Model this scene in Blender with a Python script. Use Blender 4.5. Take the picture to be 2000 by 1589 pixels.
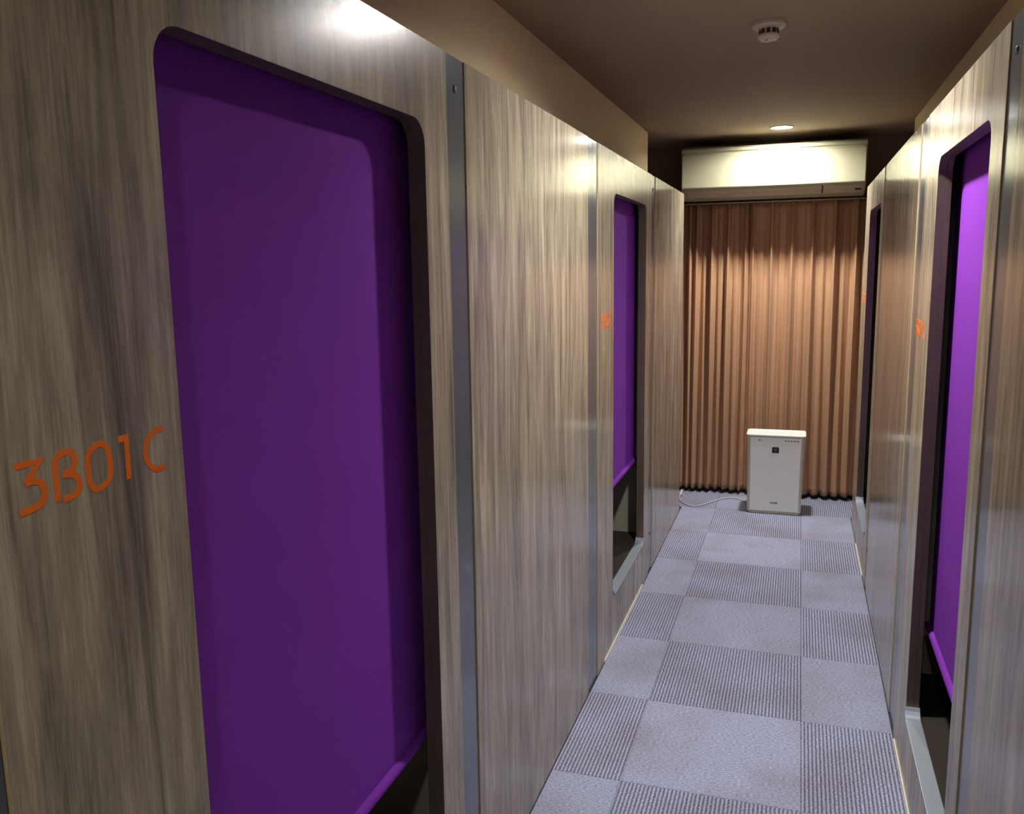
import bpy, bmesh, bisect, math, random
from mathutils import Vector, Matrix
from mathutils.geometry import tessellate_polygon

random.seed(7)
for o in list(bpy.data.objects):
    bpy.data.objects.remove(o)
scn = bpy.context.scene
COL = scn.collection

# ------------------------------------------------------------------ camera
CAM_H = 1.477
F_PX = 1696.0
YAW, PITCH, ROLL = math.radians(18.324), math.radians(-9.067), math.radians(-0.869)
fwd = Vector((-math.sin(YAW) * math.cos(PITCH), math.cos(YAW) * math.cos(PITCH), math.sin(PITCH)))
r0 = Vector((math.cos(YAW), math.sin(YAW), 0))
u0 = r0.cross(fwd)
rt = r0 * math.cos(ROLL) + u0 * math.sin(ROLL)
up = -r0 * math.sin(ROLL) + u0 * math.cos(ROLL)
cam = bpy.data.cameras.new('camera')
cam.sensor_fit = 'HORIZONTAL'
cam.sensor_width = 36.0
cam.lens = 36.0 * F_PX / 2000.0
cam.clip_start = 0.02
cam.clip_end = 60
cam_o = bpy.data.objects.new('camera', cam)
COL.objects.link(cam_o)
cam_o.matrix_world = Matrix(((rt.x, up.x, -fwd.x, 0), (rt.y, up.y, -fwd.y, 0), (rt.z, up.z, -fwd.z, CAM_H), (0, 0, 0, 1)))
scn.camera = cam_o

# ------------------------------------------------------------------ world, exposure
w = bpy.data.worlds.new('world')
scn.world = w
w.use_nodes = True
w.node_tree.nodes['Background'].inputs[0].default_value = (0.5, 0.5, 0.55, 1)
w.node_tree.nodes['Background'].inputs[1].default_value = 0.0
vs = scn.view_settings
vs.view_transform = 'Standard'
vs.look = 'None'
vs.gamma = 1
vs.use_curve_mapping = False
vs.exposure = 2.8

LAMP_STRENGTH = 165.0
LAMP_COLOR = (1.0, 0.97, 0.93, 1)

# ------------------------------------------------------------------ dimensions (metres; corridor runs along +Y)
XL, XR = -0.654, 0.329          # pod fronts
ZP = 1.885                      # pod height
ZC = 2.225                      # ceiling
XSL, XSR = -0.852, 0.545        # walls above the pods
YB = 5.80                       # window wall
YN = -1.90                      # end behind the camera
OP_Z0, OP_Z1 = 0.200, 1.742     # entry opening
TP = 0.030                      # front panel thickness


# ------------------------------------------------------------------ materials
def srgb(r, g, b):
    def f(c):
        c /= 255.0
        return c / 12.92 if c <= 0.04045 else ((c + 0.055) / 1.055) ** 2.4
    return (f(r), f(g), f(b), 1)


def new_mat(name):
    m = bpy.data.materials.new(name)
    m.use_nodes = True
    return m, m.node_tree, m.node_tree.nodes['Principled BSDF']


def nd(nt, typ, **kw):
    n = nt.nodes.new(typ)
    for k, v in kw.items():
        setattr(n, k, v)
    return n


def plain(name, col, rough=0.5, metal=0.0, spec=0.5, noise=0.0, nscale=40.0, bump=0.0):
    m, nt, b = new_mat(name)
    b.inputs['Base Color'].default_value = col
    b.inputs['Roughness'].default_value = rough
    b.inputs['Metallic'].default_value = metal
    b.inputs['Specular IOR Level'].default_value = spec
    if noise or bump:
        tc = nd(nt, 'ShaderNodeTexCoord')
        nz = nd(nt, 'ShaderNodeTexNoise')
        nz.inputs['Scale'].default_value = nscale
        nz.inputs['Detail'].default_value = 4
        nt.links.new(tc.outputs['Object'], nz.inputs['Vector'])
        if noise:
            mx = nd(nt, 'ShaderNodeMix', data_type='RGBA')
            mx.inputs[6].default_value = tuple(c * (1 - noise) for c in col[:3]) + (1,)
            mx.inputs[7].default_value = tuple(min(1, c * (1 + noise)) for c in col[:3]) + (1,)
            nt.links.new(nz.outputs['Fac'], mx.inputs[0])
            nt.links.new(mx.outputs[2], b.inputs['Base Color'])
        if bump:
            bp = nd(nt, 'ShaderNodeBump')
            bp.inputs['Strength'].default_value = bump
            bp.inputs['Distance'].default_value = 0.002
            nt.links.new(nz.outputs['Fac'], bp.inputs['Height'])
            nt.links.new(bp.outputs[0], b.inputs['Normal'])
    return m


def wood(name, rough, seed, gain=1.48, spec=0.5):
    """grey-brown printed laminate, grain upright"""
    m, nt, b = new_mat(name)
    L = nt.links.new
    geo = nd(nt, 'ShaderNodeNewGeometry')

    def layer(sy, sz, scale, detail, dist, off):
        mp = nd(nt, 'ShaderNodeMapping')
        mp.inputs['Scale'].default_value = (1, sy, sz)
        mp.inputs['Location'].default_value = (off, off * 1.7, off * 0.3)
        L(geo.outputs['Position'], mp.inputs['Vector'])
        nz = nd(nt, 'ShaderNodeTexNoise')
        nz.inputs['Scale'].default_value = scale
        nz.inputs['Detail'].default_value = detail
        nz.inputs['Roughness'].default_value = 0.6
        nz.inputs['Distortion'].default_value = dist
        L(mp.outputs[0], nz.inputs['Vector'])
        return nz.outputs['Fac']
    big = layer(14, 1.5, 1.0, 5, 1.2, seed)
    mid = layer(55, 3.0, 1.0, 5, 0.8, seed + 11)
    fine = layer(240, 6.0, 1.0, 4, 0.4, seed + 23)
    pore = layer(420, 30.0, 1.0, 3, 0.0, seed + 31)

    def mul(a, k):
        n = nd(nt, 'ShaderNodeMath', operation='MULTIPLY')
        L(a, n.inputs[0])
        n.inputs[1].default_value = k
        return n.outputs[0]

    def add(a, c):
        n = nd(nt, 'ShaderNodeMath', operation='ADD')
        L(a, n.inputs[0])
        L(c, n.inputs[1])
        return n.outputs[0]
    s = add(add(mul(big, 0.46), mul(mid, 0.24)), add(mul(fine, 0.18), mul(pore, 0.12)))
    cr = nd(nt, 'ShaderNodeValToRGB')
    e = cr.color_ramp.elements
    g = gain

    def c(r_, g_, b_):
        q = srgb(r_, g_, b_)
        return (q[0] * g, q[1] * g, q[2] * g, 1)
    e[0].position = 0.37
    e[0].color = c(86, 79, 68)
    e[1].position = 0.65
    e[1].color = c(180, 169, 145)
    k = e.new(0.45)
    k.color = c(116, 107, 94)
    k = e.new(0.53)
    k.color = c(143, 133, 113)
    L(s, cr.inputs[0])
    L(cr.outputs[0], b.inputs['Base Color'])
    b.inputs['Specular IOR Level'].default_value = spec
    b.inputs['Roughness'].default_value = rough
    bp = nd(nt, 'ShaderNodeBump')
    bp.inputs['Strength'].default_value = 0.05
    bp.inputs['Distance'].default_value = 0.0006
    L(fine, bp.inputs['Height'])
    L(bp.outputs[0], b.inputs['Normal'])
    return m


def carpet(name, ribbed):
    m, nt, b = new_mat(name)
    L = nt.links.new
    geo = nd(nt, 'ShaderNodeNewGeometry')
    oi = nd(nt, 'ShaderNodeObjectInfo')

    def noise(scale, sx, sy, detail=3):
        mp = nd(nt, 'ShaderNodeMapping')
        mp.inputs['Scale'].default_value = (sx, sy, 1)
        L(geo.outputs['Position'], mp.inputs['Vector'])
        nz = nd(nt, 'ShaderNodeTexNoise')
        nz.inputs['Scale'].default_value = scale
        nz.inputs['Detail'].default_value = detail
        L(mp.outputs[0], nz.inputs['Vector'])
        return nz.outputs['Fac']
    speck = noise(150, 0.7, 2.0, 4)
    patch = noise(3.2, 1, 1, 2)
    b.inputs['Roughness'].default_value = 0.95
    b.inputs['Specular IOR Level'].default_value = 0.1
    b.inputs['Sheen Weight'].default_value = 0.15
    mx = nd(nt, 'ShaderNodeMix', data_type='RGBA')
    mr = nd(nt, 'ShaderNodeMapRange')
    mr.inputs[1].default_value = 0.36
    mr.inputs[2].default_value = 0.64
    L(speck, mr.inputs[0])
    L(mr.outputs[0], mx.inputs[0])
    if ribbed:
        mx.inputs[6].default_value = srgb(164, 168, 196)
        mx.inputs[7].default_value = srgb(206, 212, 240)
        sx = nd(nt, 'ShaderNodeSeparateXYZ')
        L(geo.outputs['Position'], sx.inputs[0])
        ph = nd(nt, 'ShaderNodeMath', operation='MULTIPLY')
        ph.inputs[1].default_value = 2 * math.pi / 0.0112
        L(sx.outputs[0], ph.inputs[0])
        jit = noise(60, 1, 1.5, 2)
        ja = nd(nt, 'ShaderNodeMath', operation='MULTIPLY_ADD')
        ja.inputs[1].default_value = 2.4
        L(jit, ja.inputs[0])
        L(ph.outputs[0], ja.inputs[2])
        sn = nd(nt, 'ShaderNodeMath', operation='SINE')
        L(ja.outputs[0], sn.inputs[0])
        m2 = nd(nt, 'ShaderNodeMapRange')
        m2.inputs[1].default_value = -0.75
        m2.inputs[2].default_value = 0.55
        L(sn.outputs[0], m2.inputs[0])
        brk = nd(nt, 'ShaderNodeMath', operation='MULTIPLY_ADD')
        brk.inputs[1].default_value = 0.80
        L(m2.outputs[0], brk.inputs[0])
        sp2 = nd(nt, 'ShaderNodeMath', operation='MULTIPLY')
        sp2.inputs[1].default_value = 0.26
        L(mr.outputs[0], sp2.inputs[0])
        L(sp2.outputs[0], brk.inputs[2])
        mix2 = nd(nt, 'ShaderNodeMix', data_type='RGBA')
        mix2.inputs[6].default_value = srgb(92, 94, 120)
        L(brk.outputs[0], mix2.inputs[0])
        L(mx.outputs[2], mix2.inputs[7])
        col = mix2.outputs[2]
        bp = nd(nt, 'ShaderNodeBump')
        bp.inputs['Strength'].default_value = 0.25
        bp.inputs['Distance'].default_value = 0.002
        L(m2.outputs[0], bp.inputs['Height'])
        L(bp.outputs[0], b.inputs['Normal'])
    else:
        mx.inputs[6].default_value = srgb(140, 145, 172)
        mx.inputs[7].default_value = srgb(190, 196, 224)
        col = mx.outputs[2]
        bp = nd(nt, 'ShaderNodeBump')
        bp.inputs['Strength'].default_value = 0.4
        bp.inputs['Distance'].default_value = 0.001
        L(speck, bp.inputs['Height'])
        L(bp.outputs[0], b.inputs['Normal'])
    # foot wear: greyer, browner patches
    mw = nd(nt, 'ShaderNodeMix', data_type='RGBA', blend_type='MULTIPLY')
    mw.inputs[7].default_value = (0.86, 0.80, 0.74, 1)
    wr = nd(nt, 'ShaderNodeMapRange')
    wr.inputs[1].default_value = 0.42
    wr.inputs[2].default_value = 0.68
    L(patch, wr.inputs[0])
    L(wr.outputs[0], mw.inputs[0])
    L(col, mw.inputs[6])
    hs = nd(nt, 'ShaderNodeHueSaturation')
    vm = nd(nt, 'ShaderNodeMapRange')
    vm.inputs[3].default_value = 0.93
    vm.inputs[4].default_value = 1.06
    L(oi.outputs['Random'], vm.inputs[0])
    L(vm.outputs[0], hs.inputs['Value'])
    L(mw.outputs[2], hs.inputs['Color'])
    L(hs.outputs[0], b.inputs['Base Color'])
    return m


def cloth(name, col, rough, sheen, weave=900.0, spec=0.3):
    m, nt, b = new_mat(name)
    L = nt.links.new
    b.inputs['Roughness'].default_value = rough
    b.inputs['Specular IOR Level'].default_value = spec
    b.inputs['Sheen Weight'].default_value = sheen
    tc = nd(nt, 'ShaderNodeTexCoord')
    nz = nd(nt, 'ShaderNodeTexNoise')
    nz.inputs['Scale'].default_value = weave
    nz.inputs['Detail'].default_value = 2
    L(tc.outputs['Object'], nz.inputs['Vector'])
    mx = nd(nt, 'ShaderNodeMix', data_type='RGBA')
    mx.inputs[6].default_value = tuple(c * 0.8 for c in col[:3]) + (1,)
    mx.inputs[7].default_value = tuple(c * 1.2 for c in col[:3]) + (1,)
    L(nz.outputs['Fac'], mx.inputs[0])
    L(mx.outputs[2], b.inputs['Base Color'])
    bp = nd(nt, 'ShaderNodeBump')
    bp.inputs['Strength'].default_value = 0.15
    bp.inputs['Distance'].default_value = 0.0005
    L(nz.outputs['Fac'], bp.inputs['Height'])
    L(bp.outputs[0], b.inputs['Normal'])
    return m


def emit(name, col, strength):
    m, nt, b = new_mat(name)
    b.inputs['Base Color'].default_value = (0.9, 0.9, 0.9, 1)
    b.inputs['Emission Color'].default_value = col
    b.inputs['Emission Strength'].default_value = strength
    return m


M = dict(
    wood_door=wood('laminate_door', 0.25, 3.0),
    wood_side=wood('laminate_side', 0.15, 9.0),
    strip=plain('anodised_strip', srgb(120, 127, 134), 0.20, 0.5, 0.5, 0.05, 300),
    gap=plain('dark_joint', srgb(22, 20, 18), 0.8),
    screw=plain('screw_steel', srgb(120, 120, 120), 0.3, 1.0),
    black=plain('black_plastic', srgb(16, 16, 16), 0.5),
    orange=plain('orange_vinyl', srgb(255, 124, 6), 0.55),
    alu=plain('aluminium_sill', srgb(186, 197, 208), 0.33, 0.4),
    cream=plain('cream_trim', srgb(242, 237, 214), 0.4),
    edge=plain('laminate_cut_edge', srgb(196, 174, 136), 0.7),
    jamb=plain('jamb_brown', srgb(100, 87, 74), 0.5, 0, 0.4, 0.1, 60),
    wallpaper=plain('upper_wall_paint', srgb(205, 186, 152), 0.85, 0, 0.2, 0.05, 220, 0.15),
    ceiling=plain('ceiling_paint', srgb(158, 140, 120), 0.85, 0, 0.2, 0.05, 220, 0.15),
    backwall=plain('window_wall_paint', srgb(150, 134, 112), 0.85, 0, 0.2, 0.04, 120, 0.1),
    slab=plain('floor_slab', srgb(70, 70, 78), 0.9),
    carpet_rib=carpet('carpet_ribbed', True),
    carpet_plain=carpet('carpet_plain', False),
    purple=cloth('purple_blind_cloth', srgb(134, 58, 178), 0.85, 0.0, 900.0, 0.12),
    curtain=cloth('brown_satin_curtain', srgb(188, 146, 110), 0.42, 0.1, 1500, 0.7),
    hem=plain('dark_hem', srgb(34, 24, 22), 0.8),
    pod_floor=plain('pod_floor_carpet', srgb(64, 58, 52), 0.95, 0, 0.1, 0.3, 300, 0.3),
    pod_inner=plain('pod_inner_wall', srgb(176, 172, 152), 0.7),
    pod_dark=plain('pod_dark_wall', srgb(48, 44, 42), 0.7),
    ac_white=plain('ac_white_plastic', srgb(168, 166, 138), 0.38),
    ac_under=plain('ac_underside_plastic', srgb(190, 178, 148), 0.45),
    ac_dark=plain('ac_slot', srgb(40, 36, 32), 0.6),
    pur_white=plain('purifier_white', srgb(246, 250, 242), 0.35),
    pur_side=plain('purifier_side', srgb(206, 206, 186), 0.45),
    pur_mark=plain('purifier_mark', srgb(120, 122, 118), 0.5),
    det_white=plain('detector_white', srgb(200, 186, 174), 0.5),
    cord=plain('cord_white', srgb(214, 210, 214), 0.5),
    lamp_ring=plain('lamp_trim', srgb(240, 240, 236), 0.4),
    lamp_can=plain('lamp_reflector', srgb(225, 225, 220), 0.5),
)


# ------------------------------------------------------------------ object helpers
def obj(name, bm, mat, parent=None, smooth=False, bevel=0.0, edge_y=None, hole=None):
    bmesh.ops.recalc_face_normals(bm, faces=bm.faces[:])
    if edge_y:                       # pale cut edge on the two upright ends of a panel
        for f in bm.faces:
            c = f.calc_center_median()
            if min(abs(c.y - e) for e in edge_y) < 1e-4:
                f.material_index = 1
            elif hole and abs(f.normal.x) < 0.5 and hole[0] - 1e-4 < c.y < hole[1] + 1e-4 and OP_Z0 - 1e-4 < c.z < OP_Z1 + 1e-4:
                f.material_index = 2     # dark edge banding round the entry
    me = bpy.data.meshes.new(name)
    bm.to_mesh(me)
    bm.free()
    for mm in (mat if isinstance(mat, (list, tuple)) else [mat]):
        me.materials.append(mm)
    if smooth:
        for f in me.polygons:
            f.use_smooth = True
    o = bpy.data.objects.new(name, me)
    COL.objects.link(o)
    if parent:
        o.parent = parent
        o.matrix_parent_inverse = parent.matrix_world.inverted()
    if bevel:
        md = o.modifiers.new('bevel', 'BEVEL')
        md.width = bevel
        md.segments = 2
        md.limit_method = 'ANGLE'
    return o


def thing(name, label, cat, loc=(0, 0, 0), group=None):
    o = bpy.data.objects.new(name, None)
    COL.objects.link(o)
    o.location = loc
    o.matrix_world = Matrix.Translation(loc)
    o.empty_display_size = 0.1
    tag(o, label, cat, group)
    return o


def tag(o, label, cat, group=None):
    o['label'] = label
    o['category'] = cat
    if group:
        o['group'] = group
    return o


def struct(name, bm, mat, label=None, parent=None):
    o = obj(name, bm, mat, parent)
    if not parent:
        o['kind'] = 'structure'
        if label:
            o['label'] = label
    return o


def box(bm, x0, x1, y0, y1, z0, z1):
    if x0 > x1:
        x0, x1 = x1, x0
    v = [bm.verts.new((x, y, z)) for x in (x0, x1) for y in (y0, y1) for z in (z0, z1)]
    for f in ((0, 1, 3, 2), (4, 6, 7, 5), (0, 4, 5, 1), (2, 3, 7, 6), (0, 2, 6, 4), (1, 5, 7, 3)):
        bm.faces.new([v[i] for i in f])
    return bm


def B(x0, x1, y0, y1, z0, z1):
    return box(bmesh.new(), x0, x1, y0, y1, z0, z1)


def rrect(y0, y1, z0, z1, r, n=7):
    pts = []
    for cy, cz, a0 in ((y1 - r, z0 + r, -90), (y1 - r, z1 - r, 0), (y0 + r, z1 - r, 90), (y0 + r, z0 + r, 180)):
        for i in range(n + 1):
            a = math.radians(a0 + 90 * i / n)
            pts.append((cy + r * math.cos(a), cz + r * math.sin(a)))
    return pts


def prism(bm, outer, holes, to3, t0, t1):
    """extruded 2D outline with holes; to3(u, v, t) -> point"""
    loops = [outer] + holes
    flat = [p for l in loops for p in l]
    tris = tessellate_polygon([[Vector((p[0], p[1], 0)) for p in l] for l in loops])
    a = [bm.verts.new(to3(p[0], p[1], t0)) for p in flat]
    c = [bm.verts.new(to3(p[0], p[1], t1)) for p in flat]
    for t in tris:
        bm.faces.new([a[i] for i in t])
        bm.faces.new([c[i] for i in reversed(t)])
    k = 0
    for l in loops:
        n = len(l)
        for i in range(n):
            j = (i + 1) % n
            bm.faces.new((a[k + i], a[k + j], c[k + j], c[k + i]))
        k += n
    return bm


def lathe(bm, prof, cx, cy, cz, n=32, axis='z', sgn=1):
    rings = []
    for r, h in prof:
        ring = []
        for i in range(n):
            a = 2 * math.pi * i / n
            if axis == 'z':
                ring.append(bm.verts.new((cx + r * math.cos(a), cy + r * math.sin(a), cz + h * sgn)))
            else:
                ring.append(bm.verts.new((cx + h * sgn, cy + r * math.cos(a), cz + r * math.sin(a))))
        rings.append(ring)
    for q in range(len(rings) - 1):
        for i in range(n):
            j = (i + 1) % n
            bm.faces.new((rings[q][i], rings[q][j], rings[q + 1][j], rings[q + 1][i]))
    bm.faces.new(rings[0])
    bm.faces.new(rings[-1])
    return bm


def tube(bm, pts, r, n=8):
    pts = [Vector(p) for p in pts]
    rings = []
    for i, p in enumerate(pts):
        t = (pts[min(i + 1, len(pts) - 1)] - pts[max(i - 1, 0)]).normalized()
        a = t.orthogonal().normalized() if abs(t.z) > 0.9 else t.cross(Vector((0, 0, 1))).normalized()
        c = t.cross(a)
        rings.append([bm.verts.new(p + (a * math.cos(2 * math.pi * k / n) + c * math.sin(2 * math.pi * k / n)) * r) for k in range(n)])
    for q in range(len(rings) - 1):
        for k in range(n):
            j = (k + 1) % n
            bm.faces.new((rings[q][k], rings[q][j], rings[q + 1][j], rings[q + 1][k]))
    bm.faces.new(rings[0])
    bm.faces.new(rings[-1])
    return bm


def spline(pts, n=8):
    out = []
    P = [Vector(p) for p in pts]
    for i in range(len(P) - 1):
        p0, p1, p2, p3 = P[max(i - 1, 0)], P[i], P[i + 1], P[min(i + 2, len(P) - 1)]
        for k in range(n):
            t = k / n
            out.append(0.5 * ((2 * p1) + (p2 - p0) * t + (2 * p0 - 5 * p1 + 4 * p2 - p3) * t * t + (3 * p1 - p0 - 3 * p2 + p3) * t ** 3))
    out.append(P[-1])
    return out


# ------------------------------------------------------------------ the setting
floor = struct('floor', B(-2.7, 2.4, YN, YB + 0.1, -0.08, -0.006), M['slab'], 'corridor floor laid with checkered grey carpet tiles')
LAMPS = [(-0.128, 5.200), (-0.060, 2.460), (-0.060, -0.280)]
LAMP_R, LAMP_DEEP = 0.054, 0.018


def circle(cx, cy, r, n=36):
    return [(cx + r * math.cos(2 * math.pi * i / n), cy + r * math.sin(2 * math.pi * i / n)) for i in range(n)]


struct('ceiling', prism(bmesh.new(), [(-2.7, YN), (2.4, YN), (2.4, YB + 0.1), (-2.7, YB + 0.1)], [circle(x, y, LAMP_R + 0.002)[::-1] for x, y in LAMPS],
                        lambda u, v, t: (u, v, t), ZC, ZC + 0.08), M['ceiling'], 'low beige ceiling over the corridor')
struct('wall_left', B(XSL - 0.10, XSL, YN, 5.100, ZP + 0.004, ZC), M['wallpaper'], 'beige wall above the left row of pods')
struct('wall_right', B(XSR, XSR + 0.10, YN, 5.200, ZP + 0.004, ZC), M['wallpaper'], 'beige wall above the right row of pods')
struct('wall_window', B(-2.7, 2.4, YB, YB + 0.1, -0.006, ZC), M['backwall'], 'dark end wall behind the curtain')
struct('wall_rear', B(-2.7, 2.4, YN - 0.1, YN, -0.006, ZC), M['wallpaper'])
struct('wall_outer_left', B(-2.8, -2.7, YN, YB + 0.1, -0.006, ZC), M['backwall'])
struct('wall_outer_right', B(2.4, 2.5, YN, YB + 0.1, -0.006, ZC), M['backwall'])

# carpet tiles: 0.5 m squares in a checkerboard of ribbed and plain
S1, Y0, TILE = 0.052, 2.3015, 0.5
tile_cache = {}


def tile_mesh(x0, x1, y0, y1, mat):
    key = (round(x1 - x0, 4), round(y1 - y0, 4), mat.name)
    if key not in tile_cache:
        bm = bmesh.new()
        c, g = 0.0022, 0.0004
        W_, H_ = x1 - x0, y1 - y0
        lo = [bm.verts.new(q) for q in ((g, g, -0.006), (W_ - g, g, -0.006), (W_ - g, H_ - g, -0.006), (g, H_ - g, -0.006))]
        mi = [bm.verts.new(q) for q in ((g, g, -0.0018), (W_ - g, g, -0.0018), (W_ - g, H_ - g, -0.0018), (g, H_ - g, -0.0018))]
        hi = [bm.verts.new(q) for q in ((c, c, 0), (W_ - c, c, 0), (W_ - c, H_ - c, 0), (c, H_ - c, 0))]
        for A_, C_ in ((lo, mi), (mi, hi)):
            for i in range(4):
                j = (i + 1) % 4
                bm.faces.new((A_[i], A_[j], C_[j], C_[i]))
        bm.faces.new(hi)
        bm.faces.new(lo[::-1])
        bmesh.ops.recalc_face_normals(bm, faces=bm.faces[:])
        me = bpy.data.meshes.new('carpet_tile')
        bm.to_mesh(me)
        bm.free()
        me.materials.append(mat)
        tile_cache[key] = me
    return tile_cache[key]


for k in range(-9, 7):
    ya, yb = Y0 + TILE * k, Y0 + TILE * (k + 1)
    ya, yb = max(ya, YN + 0.001), min(yb, YB - 0.001)
    if yb - ya < 0.02:
        continue
    for cidx, (xa, xb) in enumerate(((S1 - 2 * TILE, S1 - TILE), (S1 - TILE, S1), (S1, S1 + TILE))):
        if ya < 5.17:
            xa, xb = max(xa, XL + 0.001), min(xb, XR - 0.001)
        ribbed = (k + cidx) % 2 == 0
        mat = M['carpet_rib'] if ribbed else M['carpet_plain']
        o = bpy.data.objects.new('carpet_tile', tile_mesh(xa, xb, ya, yb, mat))
        COL.objects.link(o)
        o.location = (xa, ya, 0)
        o.parent = floor

# ------------------------------------------------------------------ lettering: stencil-like strokes measured on the wall (mm, origin at text left/bottom)
GLYPH = {
    '3': [[(0, 43), (27, 42.5), (10, 26)], [(9, 25), (17, 26), (25, 23), (29, 15), (27, 7), (20, 2), (0, 0)]],
    'B': [[(2, 0), (2, 33), (6, 42), (14, 45), (23, 42), (26, 34), (22, 27), (11, 24)], [(10, 24), (23, 21), (29, 12), (26, 4), (19, 1), (8, 0.5)]],
    '0': [[(0, 29), (3, 38), (13, 44), (23, 42), (28, 32), (28, 13), (24, 5), (12, 0), (4, 3), (0, 13), (0, 29)]],
    '1': [[(0, 43.5), (11, 43.5), (10.5, 0)]],
    '2': [[(0, 36), (5, 43), (14, 45), (24, 41), (27, 33), (22, 23), (1, 1), (28, 1)]],
    '4': [[(20, 0), (20, 44), (0, 14), (29, 14)]],
    'C': [[(28, 43), (17, 43), (5, 36), (0, 24), (2, 13), (10, 3), (18, 1), (28, 2)]],
}
ADV = [0.0, 41.0, 82.0, 124.0, 161.0]


def smooth_stroke(pts, sharp):
    return pts if sharp else [(p.x, p.y) for p in spline([(a, c, 0) for a, c in pts], 5)]


def ribbon(bm, pts, hw, to3, t0, t1):
    n = len(pts)
    left, right = [], []
    for i in range(n):
        p = Vector(pts[i])
        d0 = (p - Vector(pts[i - 1])).normalized() if i else None
        d1 = (Vector(pts[i + 1]) - p).normalized() if i < n - 1 else None
        if d0 is None:
            d0 = d1
        if d1 is None:
            d1 = d0
        n0, n1 = Vector((-d0.y, d0.x)), Vector((-d1.y, d1.x))
        m = n0 + n1
        m = m.normalized() if m.length > 0.2 else n0
        k = hw / max(0.55, m.dot(n0))
        left.append(p + m * k)
        right.append(p - m * k)
    for i in range(n - 1):
        q = [left[i], left[i + 1], right[i + 1], right[i]]
        a = [bm.verts.new(to3(v.x, v.y, t0)) for v in q]
        c = [bm.verts.new(to3(v.x, v.y, t1)) for v in q]
        bm.faces.new(a)
        bm.faces.new(c[::-1])
        for e in range(4):
            f = (e + 1) % 4
            bm.faces.new((a[e], a[f], c[f], c[e]))


def lettering(text, xw, s, y_start, z0, parent):
    """s = +1: text reads towards +Y on the left wall; -1: towards -Y on the right wall"""
    root = None
    for ch, adv in zip(text, ADV):
        bm = bmesh.new()
        for q, st in enumerate(GLYPH[ch]):
            pts = smooth_stroke(st, ch in '14' or len(st) == 3)
            ribbon(bm, pts, 3.3, lambda u, v, t: (xw + t, y_start + s * (adv + u) / 1000, z0 + v / 1000), 0.0, s * (0.0005 + 0.0002 * q))
        obj('character', bm, M['orange'], parent)


# ------------------------------------------------------------------ pods
def strip_part(parent, xf, s, y0, y1, screws):
    """s = +1 left row (front looks towards +X), -1 right row"""
    st = obj('metal_strip', B(xf - s * 0.020, xf - s * 0.0028, y0, y1, 0.0, ZP), M['strip'], parent, bevel=0.0006)
    if screws:
        yc = (y0 + y1) / 2
        for z in (1.825, 0.190):
            sc = obj('screw', lathe(bmesh.new(), [(0.0075, 0), (0.0075, 0.0015), (0.0055, 0.003), (0.0042, 0.0031)], xf - s * 0.0028, yc, z, 16, 'x', s), M['screw'], st)


def door_part(parent, xf, s, y0, y1, o0, o1, label_y, text, base):
    outer = [(y0, 0.0), (y1, 0.0), (y1, ZP), (y0, ZP)]
    hole = rrect(o0, o1, OP_Z0, OP_Z1, 0.045)
    bm = prism(bmesh.new(), outer, [hole[::-1]], lambda u, v, t: (xf - s * t, u, v), 0.0, 0.020)
    d = obj('door_panel', bm, [M['wood_door'], M['edge'], M['jamb']], parent, bevel=0.0006, edge_y=(y0, y1), hole=(o0, o1))
    # inner lining frame behind the panel: joint line in the jamb
    hole2 = rrect(o0 + 0.0004, o1 - 0.0004, OP_Z0 + 0.0004, OP_Z1 - 0.0004, 0.045)
    out2 = rrect(o0 - 0.05, o1 + 0.05, OP_Z0 - 0.05, OP_Z1 + 0.05, 0.05)
    bm = prism(bmesh.new(), out2, [hole2[::-1]], lambda u, v, t: (xf - s * t, u, v), 0.0204, 0.034)
    obj('opening_lining', bm, M['jamb'], parent, bevel=0.0006)
    # aluminium sill lying in the bottom of the opening, turned up at both ends
    def arc(r):
        q = [(o0 + 0.045 - r * math.sin(math.radians(g)), OP_Z0 + 0.045 - r * math.cos(math.radians(g))) for g in (66, 50, 34, 17, 0)]
        return q + [(o0 + o1 - y, z) for y, z in reversed(q)]
    prof, low = arc(0.0405), arc(0.0440)[::-1]
    bm = prism(bmesh.new(), prof + low, [], lambda u, v, t: (xf + s * 0.004 - s * t, u, v), 0.0, 0.040)
    obj('sill', bm, M['alu'], parent, bevel=0.0008)
    lettering(text, xf, s, label_y, 1.2675, d)
    obj('kick_strip', B(xf, xf + s * 0.004, base[0], base[1], 0.0005, 0.010), M['cream'], parent)


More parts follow.
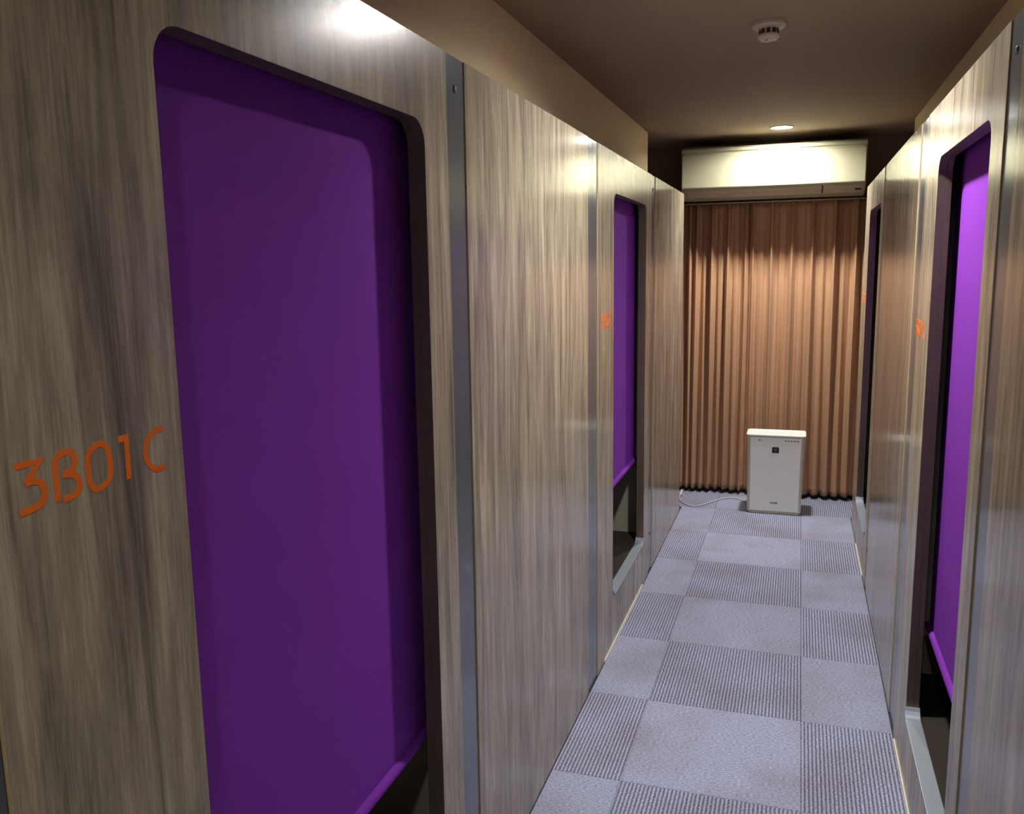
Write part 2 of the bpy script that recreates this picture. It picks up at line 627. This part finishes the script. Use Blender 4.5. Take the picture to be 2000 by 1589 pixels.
def pod(name_label, group, xf, s, y_a, y_b, spans, text):
    """spans: dict with door (y0, y1), opening, strips [(y0, y1, screws)], plain (y0, y1), label_y, base, part (partition Y)"""
    root = thing('sleeping_pod', name_label, 'capsule pod', (xf - s * 0.3, (y_a + y_b) / 2, 0), group)
    for y0, y1, sc in spans['strips']:
        strip_part(root, xf, s, y0, y1, sc)
    for y0, y1 in spans['plain']:
        obj('side_panel', B(xf - s * 0.020, xf, y0, y1, 0.0, ZP), [M['wood_side'], M['edge']], root, bevel=0.0006, edge_y=(y0, y1))
    if 'door' in spans:
        door_part(root, xf, s, *spans['door'], *spans['opening'], spans['label_y'], text, spans['base'])
    xi, xo = xf - s * 0.0345, xf - s * 1.95
    # dark backing behind the joints (with a hole for the entry)
    lo, hi = y_a + 0.001, y_b - 0.001
    if 'door' in spans:
        o0, o1 = spans['opening']
        bm = prism(bmesh.new(), [(lo, 0.001), (hi, 0.001), (hi, ZP - 0.001), (lo, ZP - 0.001)],
                   [rrect(o0 - 0.052, o1 + 0.052, OP_Z0 - 0.052, OP_Z1 + 0.052, 0.03)[::-1]],
                   lambda u, v, t: (xf - s * t, u, v), 0.0206, 0.0345)
    else:
        bm = B(xf - s * 0.0206, xf - s * 0.0345, lo, hi, 0.001, ZP - 0.001)
    obj('frame_core', bm, M['gap'], root)
    if 'door' in spans:
        obj('pod_base', B(xi, xo, lo, hi, 0.001, 0.198), M['pod_floor'], root)
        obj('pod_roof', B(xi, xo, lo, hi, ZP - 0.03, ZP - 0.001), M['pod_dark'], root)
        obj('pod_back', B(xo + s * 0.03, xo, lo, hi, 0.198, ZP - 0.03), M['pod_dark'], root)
        pe = spans['part']
        n0 = spans['near']
        obj('pod_partition', B(xi - s * 0.001, xo + s * 0.031, pe, pe + 0.03, 0.1985, ZP - 0.031), M['pod_inner'], root)
        obj('pod_partition', B(xi - s * 0.001, xo + s * 0.031, n0 - 0.03, n0, 0.1985, ZP - 0.031), M['pod_inner'], root)
        if hi - pe > 0.1:
            obj('pod_end_wall', B(xi - s * 0.001, xo, hi - 0.02, hi, 0.1985, ZP - 0.031), M['wood_side'], root)
    else:
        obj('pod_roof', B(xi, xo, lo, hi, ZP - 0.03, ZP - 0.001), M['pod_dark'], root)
    return root


LG = 'sleeping pods along the corridor'
pod('wood-fronted sleeping pod numbered 3B01C in large orange characters', LG, XL, 1, 0.464, 2.852,
    dict(strips=[(0.466, 0.532, False), (1.608, 1.701, True), (2.781, 2.851, False)], plain=[(1.703, 2.779)],
         door=(0.534, 1.606), opening=(0.794, 1.496), label_y=0.574, base=(0.66, 1.48), part=1.66, near=0.60), '3B01C')
pod('wood-fronted sleeping pod with small orange number, between pod 3B01C and the curtain', LG, XL, 1, 2.852, 5.190,
    dict(strips=[(2.853, 2.923, False), (4.037, 4.140, True)], plain=[(4.142, 5.189)],
         door=(2.925, 4.035), opening=(3.191, 3.897), label_y=2.972, base=(3.04, 3.87), part=4.06, near=3.00), '3B02C')
pod('glossy wood-fronted sleeping pod whose entry opens right beside the curtain', LG, XR, -1, 2.872, 5.224,
    dict(strips=[(2.873, 2.945, False), (4.060, 4.150, True)], plain=[(2.947, 4.058)],
         door=(4.152, 5.223), opening=(4.262, 4.925), label_y=5.170, base=(4.28, 4.775), part=5.19, near=4.20), '3B03C')
pod('wood-fronted sleeping pod with brightly lit purple entry and shiny sill, across from pod 3B01C', LG, XR, -1, 0.50, 2.872,
    dict(strips=[(0.502, 0.572, False), (1.670, 1.766, True), (2.799, 2.871, False)], plain=[(0.574, 1.668)],
         door=(1.768, 2.797), opening=(1.879, 2.546), label_y=2.815, base=(1.93, 2.755), part=2.84, near=1.80), '3B04C')
pod('wood-fronted pod end with grey strip next to the pod numbered 3B01C', LG, XL, 1, YN + 0.01, 0.464,
    dict(strips=[(0.396, 0.463, False)], plain=[(-0.70, 0.394), (YN + 0.012, -0.702)]), '')
struct('wall_right_near', B(XR, XR + 0.05, YN + 0.001, 0.499, 0.0, ZP), M['wood_side'], 'wood panelled front of the right row behind the viewer')


# ------------------------------------------------------------------ purple roller blinds behind the entries
def blind(label, xf, s, o0, o1, zb):
    d = 0.060
    t = thing('roller_blind', label, 'blind', (xf - s * d, (o0 + o1) / 2, zb), 'purple roller blinds in the pod entries')
    y0, y1 = o0 - 0.055, o1 + 0.085
    bm = bmesh.new()
    n = 12
    fr, bk = [], []
    for i in range(n + 1):
        z = zb + (1.79 - zb) * i / n
        fr.append([bm.verts.new((xf - s * (d - 0.0004), y, z)) for y in (y0, y1)])
        bk.append([bm.verts.new((xf - s * (d + 0.0004), y, z)) for y in (y0, y1)])
    for i in range(n):
        bm.faces.new((fr[i][0], fr[i][1], fr[i + 1][1], fr[i + 1][0]))
        bm.faces.new((bk[i][0], bk[i + 1][0], bk[i + 1][1], bk[i][1]))
        bm.faces.new((fr[i][0], fr[i + 1][0], bk[i + 1][0], bk[i][0]))
        bm.faces.new((fr[i][1], bk[i][1], bk[i + 1][1], fr[i + 1][1]))
    bm.faces.new((fr[0][0], bk[0][0], bk[0][1], fr[0][1]))
    bm.faces.new((fr[n][0], fr[n][1], bk[n][1], bk[n][0]))
    obj('blind_cloth', bm, M['purple'], t)
    bar = obj('bottom_bar', tube(bmesh.new(), [(xf - s * d, y, zb - 0.009) for y in (y0, (y0 + y1) / 2, y1)], 0.0125, 16), M['purple'], t, smooth=True)
    md = bar.modifiers.new('edge', 'EDGE_SPLIT')
    md.split_angle = math.radians(50)
    obj('roller_tube', tube(bmesh.new(), [(xf - s * (d + 0.018), y, 1.795) for y in (y0, (y0 + y1) / 2, y1)], 0.018, 20), M['purple'], t, smooth=True)
    return t


blind('large purple roller blind in the entry beside the big orange 3B01C', XL, 1, 0.794, 1.496, 0.530)
blind('narrow-looking purple roller blind in the entry past the long brown panel, above a dark gap', XL, 1, 3.191, 3.897, 0.592)
blind('dim purple roller blind sliver in the entry closest to the curtain', XR, -1, 4.262, 4.925, 0.50)
blind('bright purple roller blind hanging above the shiny aluminium sill', XR, -1, 1.879, 2.546, 0.452)


# ------------------------------------------------------------------ ceiling downlights and smoke detector
def downlight(x, y, label, power):
    t = thing('downlight', label, 'ceiling light', (x, y, ZC), 'recessed corridor downlights')
    R = LAMP_R
    obj('trim_ring', lathe_ring([(R - 0.001, 0.002), (R - 0.001, -0.002), (R + 0.004, -0.005), (R + 0.011, -0.003), (R + 0.011, -0.0005), (R + 0.001, -0.0005)], x, y, ZC), M['lamp_ring'], t, smooth=True)
    obj('reflector', lathe_ring([(R, 0.0), (R - 0.004, LAMP_DEEP + 0.004), (R - 0.001, LAMP_DEEP + 0.004), (R + 0.001, 0.0)], x, y, ZC), M['lamp_can'], t, smooth=True)
    prof = [(R - 0.005, LAMP_DEEP + 0.006), (R - 0.005, LAMP_DEEP), (0.036, LAMP_DEEP - 0.007), (0.020, LAMP_DEEP - 0.011), (0.008, LAMP_DEEP - 0.012)]
    obj('diffuser', lathe(bmesh.new(), prof, x, y, ZC, 36), emit('lamp_diffuser', LAMP_COLOR, power), t)


def lathe_ring(prof, cx, cy, cz, n=36):
    bm = bmesh.new()
    rings = [[bm.verts.new((cx + r * math.cos(2 * math.pi * i / n), cy + r * math.sin(2 * math.pi * i / n), cz + h)) for i in range(n)] for r, h in prof]
    for q in range(len(rings)):
        p = (q + 1) % len(rings)
        for i in range(n):
            j = (i + 1) % n
            bm.faces.new((rings[q][i], rings[q][j], rings[p][j], rings[p][i]))
    return bm


downlight(*LAMPS[0], 'glowing round white downlight in the ceiling before the air conditioner', LAMP_STRENGTH * 1.15)
downlight(*LAMPS[1], 'round white downlight in the ceiling near the smoke detector, over the tall panels', LAMP_STRENGTH)
downlight(*LAMPS[2], 'round white downlight in the ceiling over the pod numbered 3B01C', LAMP_STRENGTH * 0.3)

t = thing('smoke_detector', 'small round white smoke detector on the ceiling', 'smoke detector', (-0.122, 2.992, ZC))
dx, dy = -0.122, 2.992
obj('base_plate', lathe(bmesh.new(), [(0.052, 0), (0.052, -0.010), (0.046, -0.016), (0.032, -0.018)], dx, dy, ZC - 0.0005, 40), M['det_white'], t)
head = obj('sensor_head', lathe(bmesh.new(), [(0.028, 0), (0.028, -0.016), (0.033, -0.019), (0.033, -0.026), (0.026, -0.033), (0.010, -0.035)], dx, dy, ZC - 0.0185, 40), M['det_white'], t)
for i in range(10):
    a = 2 * math.pi * (i + 0.5) / 10
    bm = B(-0.0015, 0.0015, -0.006, 0.006, -0.0065, 0.0065)
    bmesh.ops.rotate(bm, verts=bm.verts[:], cent=(0, 0, 0), matrix=Matrix.Rotation(a, 3, 'Z'))
    bmesh.ops.translate(bm, verts=bm.verts[:], vec=(dx + 0.0282 * math.cos(a), dy + 0.0282 * math.sin(a), ZC - 0.0268))
    obj('vent_slot', bm, M['ac_dark'], head)
obj('indicator', lathe(bmesh.new(), [(0.004, 0), (0.004, -0.001)], dx - 0.006, dy - 0.012, ZC - 0.0532, 12), M['ac_dark'], head)

# ------------------------------------------------------------------ wall air conditioner
AX0, AX1 = -0.702, 0.333
t = thing('air_conditioner', 'wide white wall air conditioner mounted above the curtain', 'air conditioner', ((AX0 + AX1) / 2, YB, 1.9))


def acx(u, v, q):
    return (q, u - 0.095 if u < 5.7 else u, 1.477 + (v - 1.477) * 0.983)


body = [(5.520, 2.172), (5.512, 2.150), (5.512, 1.944), (5.520, 1.932), (5.600, 1.888), (5.640, 1.876), (5.795, 1.880), (5.795, 2.180), (5.535, 2.180)]
obj('casing', prism(bmesh.new(), body, [], acx, AX0, AX1), M['ac_white'], t, bevel=0.004)
pan = [(5.500, 2.130), (5.497, 2.050), (5.500, 1.944), (5.503, 1.937), (5.5115, 1.937), (5.5115, 2.134), (5.505, 2.136)]
obj('front_panel', prism(bmesh.new(), pan, [], acx, AX0 + 0.006, AX1 - 0.006), M['ac_white'], t, bevel=0.002)
lip = [(5.502, 2.168), (5.500, 2.160), (5.503, 2.150), (5.5115, 2.146), (5.5115, 2.172)]
obj('top_lip', prism(bmesh.new(), lip, [], acx, AX0 + 0.002, AX1 - 0.002), M['ac_white'], t, bevel=0.001)


def under(y, off):      # point on the slanted underside
    f = (y - 5.520) / 0.080
    return 1.932 - 0.044 * f - off


for i, (ya, yb) in enumerate(((5.528, 5.560), (5.564, 5.594))):
    lo = [(ya, under(ya, 0.0002)), (yb, under(yb, 0.0002)), (yb - 0.001, under(yb, 0.005)), (ya + 0.001, under(ya, 0.004))]
    obj('louver', prism(bmesh.new(), lo, [], acx, AX0 + 0.035, 0.098), M['ac_under'], t, bevel=0.0008)
lo = [(5.530, under(5.530, 0.0002)), (5.594, under(5.594, 0.0002)), (5.593, under(5.594, 0.004)), (5.531, under(5.530, 0.004))]
obj('lower_cover', prism(bmesh.new(), lo, [], acx, 0.106, AX1 - 0.01), M['ac_under'], t)
lo = [(5.526, under(5.526, 0.0003)), (5.594, under(5.594, 0.0003)), (5.594, under(5.594, 0.0012)), (5.526, under(5.526, 0.0012))]
obj('joint', prism(bmesh.new(), lo, [], acx, 0.0985, 0.1055), M['ac_dark'], t)
lo = [(5.556, under(5.556, 0.0041)), (5.572, under(5.572, 0.0041)), (5.572, under(5.572, 0.0052)), (5.556, under(5.556, 0.0052))]
obj('display_slot', prism(bmesh.new(), lo, [], acx, 0.278, 0.312), M['ac_dark'], t)
for xx in (-0.292, -0.142):
    obj('panel_mark', B(xx, xx + 0.012, 5.4038, 5.4052, 1.954, 1.961), M['pur_mark'], t)
for xx in (AX0 + 0.003, AX1 - 0.010):
    obj('panel_catch', B(xx, xx + 0.007, 5.410, 5.4168, 2.125, 2.133), M['pur_mark'], t)


# ------------------------------------------------------------------ curtains
def ridge(x, c, wd):
    return math.exp(-((x - c) / wd) ** 2)


def curtain(label, x0, x1, peaks, wide, seed, yc, hem_fold=None):
    t = thing('curtain', label, 'curtain', ((x0 + x1) / 2, yc, 0), 'brown curtains at the end wall')
    rnd = random.Random(seed)
    nx, nz = int((x1 - x0) / 0.004), 46
    z0, z1 = 0.022, 1.8555
    ph = [rnd.uniform(0, 6.28) for _ in range(6)]
    drift = [rnd.uniform(-0.010, 0.010) for _ in peaks]
    drift2 = [rnd.uniform(-0.012, 0.012) for _ in wide]

    allp = sorted(peaks + wide)

    def prof(x, z):
        f = 1 - z / z1                                   # 0 at the heading, 1 at the hem
        y = 0.0
        for k, c in enumerate(peaks):
            y -= 0.040 * (1 - f) ** 0.5 * ridge(x, c + drift[k] * f, 0.010 + 0.006 * f)
        k = bisect.bisect(allp, x)
        if 0 < k < len(allp):
            u = (x - allp[k - 1]) / (allp[k] - allp[k - 1])
            u += 0.10 * math.sin(2 * math.pi * u + 2.2 * z + ph[3] + k)
            y -= (0.006 + 0.052 * f ** 0.8) * (abs(math.cos(math.pi * u)) ** 1.3)
        y += 0.003 * math.sin(31 * x + 1.7 * z + ph[0]) + 0.0015 * math.sin(90 * x + 2.5 * z + ph[1])
        if hem_fold and x > hem_fold:
            y += 0.003 * math.sin(26 * z + ph[2]) * (x - hem_fold) / 0.03
        return yc + 0.030 + y
    bm = bmesh.new()
    grid = []
    for j in range(nz + 1):
        z = z0 + (z1 - z0) * j / nz
        row = []
        for i in range(nx + 1):
            x = x0 + (x1 - x0) * i / nx
            zz = z
            row.append(bm.verts.new((x, prof(x, zz), zz)))
        grid.append(row)
    for j in range(nz):
        for i in range(nx):
            bm.faces.new((grid[j][i], grid[j][i + 1], grid[j + 1][i + 1], grid[j + 1][i]))
    c = obj('curtain_cloth', bm, M['curtain'], t, smooth=True)
    md = c.modifiers.new('thick', 'SOLIDIFY')
    md.thickness = 0.0015
    md.offset = 1
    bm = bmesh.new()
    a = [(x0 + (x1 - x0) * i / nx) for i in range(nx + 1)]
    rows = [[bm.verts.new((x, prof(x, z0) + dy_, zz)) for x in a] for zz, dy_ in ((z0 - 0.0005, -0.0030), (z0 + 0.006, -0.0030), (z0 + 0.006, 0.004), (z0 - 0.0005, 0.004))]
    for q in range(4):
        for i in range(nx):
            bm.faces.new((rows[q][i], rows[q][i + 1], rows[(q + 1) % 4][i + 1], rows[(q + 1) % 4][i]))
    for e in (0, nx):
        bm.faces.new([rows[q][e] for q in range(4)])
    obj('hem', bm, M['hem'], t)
    return t


XS = -0.312
curtain('left brown satin curtain with narrow pleats over the white cord', -1.10, XS,
        [-1.03, -0.94, -0.85, -0.76, -0.675, -0.632, -0.537, -0.437, -0.330], [-0.985, -0.895, -0.805, -0.71, -0.585, -0.487, -0.385], 5, 5.700, -0.345)
curtain('right brown satin curtain with even pleats behind the air purifier', XS + 0.001, 0.80,
        [-0.290, -0.177, -0.057, 0.062, 0.190, 0.312, 0.435, 0.56, 0.68], [-0.235, -0.120, 0.0, 0.125, 0.250, 0.375, 0.50, 0.62, 0.74], 12, 5.698)
rail = tag(obj('curtain_rail', B(-1.12, 0.82, 5.672, 5.735, 1.8560, 1.8615), M['ac_under'], bevel=0.001),
           'slim curtain rail tucked under the air conditioner', 'curtain rail')

# ------------------------------------------------------------------ air purifier
px, py0, py1 = -0.105, 5.268, 5.450
t = thing('air_purifier', 'white air purifier standing on the carpet before the curtain', 'air purifier', (px, (py0 + py1) / 2, 0))


def pslab(prof, mat, name, parent, bevel=0.0, smooth=False):
    """stack of rounded rectangles: (z, half width, y0, y1, radius)"""
    bm = bmesh.new()
    rings = []
    for z, hw, ya, yb, r in prof:
        rings.append([bm.verts.new((u, v, z)) for u, v in rrect(px - hw, px + hw, ya, yb, r, 5)])
    n = len(rings[0])
    for q in range(len(rings) - 1):
        for i in range(n):
            j = (i + 1) % n
            bm.faces.new((rings[q][i], rings[q][j], rings[q + 1][j], rings[q + 1][i]))
    bm.faces.new(rings[0])
    bm.faces.new(rings[-1])
    return obj(name, bm, mat, parent, smooth, bevel)


pslab([(0.0005, 0.146, py0 + 0.006, py1 - 0.006, 0.012), (0.014, 0.150, py0 + 0.004, py1 - 0.004, 0.012)], M['pur_side'], 'foot', t)
pslab([(0.0145, 0.155, py0, py1, 0.010), (0.25, 0.158, py0 + 0.004, py1, 0.014), (0.469, 0.163, py0 + 0.004, py1, 0.018)], M['pur_side'], 'body', t)
pslab([(0.4695, 0.163, py0 + 0.003, py1, 0.02), (0.476, 0.169, py0 - 0.006, py1 + 0.002, 0.022), (0.480, 0.169, py0 - 0.006, py1 + 0.002, 0.022), (0.482, 0.165, py0 - 0.001, py1 - 0.002, 0.02), (0.477, 0.146, py0 + 0.02, py1 - 0.016, 0.016)], M['pur_white'], 'top_cover', t)
bm = bmesh.new()
for (za, zb_, ha, hb, ya, yb_) in ((0.020, 0.464, 0.139, 0.146, -0.004, 0.0),):
    v = []
    for (z, hw, yy) in ((za, ha, py0 - 0.0075), (zb_, hb, py0 - 0.0035)):
        for xx in (-hw, hw):
            v.append(bm.verts.new((px + xx, yy, z)))
    for (z, hw, yy) in ((za, ha, py0 + 0.0035), (zb_, hb, py0 + 0.0035)):
        for xx in (-hw, hw):
            v.append(bm.verts.new((px + xx, yy, z)))
    for f in ((0, 1, 3, 2), (4, 6, 7, 5), (0, 2, 6, 4), (1, 5, 7, 3), (0, 4, 5, 1), (2, 3, 7, 6)):
        bm.faces.new([v[i] for i in f])
fp = obj('front_panel', bm, M['pur_white'], t, bevel=0.003)


def fy(z):                     # front panel surface
    return py0 - 0.0075 + 0.004 * (z - 0.02) / 0.42


zl = 0.392
lg = obj('emblem', B(px - 0.0195, px + 0.0195, fy(zl) - 0.0016, fy(zl) + 0.001, zl - 0.0175, zl + 0.0175), M['black'], fp, bevel=0.0015)
# grape-like cluster of dots inside the emblem
bm = bmesh.new()
for row, cnt in ((0, 4), (1, 3), (2, 2), (3, 1)):
    for i in range(cnt):
        cx_, cz_ = px + (i - (cnt - 1) / 2) * 0.0056, zl + 0.007 - row * 0.0052
        ring = [bm.verts.new((cx_ + 0.0024 * math.cos(a), fy(zl) - 0.0019, cz_ + 0.0024 * math.sin(a))) for a in [2 * math.pi * k / 8 for k in range(8)]]
        bm.faces.new(ring)
obj('emblem_mark', bm, M['pur_mark'], fp)


def text_part(body_, size, loc, mat, parent, name):
    cu = bpy.data.curves.new('txt', 'FONT')
    cu.body = body_
    cu.size = size
    cu.align_x = 'CENTER'
    cu.align_y = 'CENTER'
    cu.extrude = 0.0004
    cu.offset = size * 0.025
    tmp = bpy.data.objects.new('txt', cu)
    COL.objects.link(tmp)
    dg = bpy.context.evaluated_depsgraph_get()
    me = bpy.data.meshes.new_from_object(tmp.evaluated_get(dg))
    bpy.data.objects.remove(tmp)
    me.transform(Matrix.Translation(loc) @ Matrix.Rotation(math.pi / 2, 4, 'X'))
    me.materials.clear()
    me.materials.append(mat)
    o = bpy.data.objects.new(name, me)
    COL.objects.link(o)
    o.parent = parent
    o.matrix_parent_inverse = Matrix.Identity(4)
    return o


text_part('SHARP', 0.0145, (px, fy(0.070) - 0.0006, 0.070), M['black'], fp, 'lettering')
for xx, ww in ((-0.100, 0.016), (0.050, 0.012), (0.068, 0.010), (0.084, 0.010), (0.100, 0.014), (0.118, 0.012)):
    obj('button_mark', B(px + xx, px + xx + ww, fy(0.448) - 0.0004, fy(0.448) + 0.001, 0.4455, 0.4515), M['pur_mark'], fp)
fp2 = None

# white power cord running over the carpet to the wall
pts = [(-0.268, 5.440, 0.03), (-0.285, 5.50, 0.006), (-0.34, 5.56, 0.0045), (-0.40, 5.555, 0.0045), (-0.47, 5.463, 0.0045), (-0.537, 5.345, 0.0045), (-0.595, 5.305, 0.0045), (-0.662, 5.386, 0.0045), (-0.692, 5.50, 0.0045), (-0.69, 5.60, 0.02)]
cd = thing('power_cord', 'thin white power cord looping from the air purifier to the corner', 'cord', (-0.5, 5.4, 0))
obj('cable', tube(bmesh.new(), spline(pts, 8), 0.0036, 8), M['cord'], cd, smooth=True)
obj('plug', tube(bmesh.new(), [(-0.6925, 5.515, 0.012), (-0.691, 5.56, 0.016), (-0.690, 5.602, 0.022)], 0.011, 10), M['cord'], cd, smooth=True)
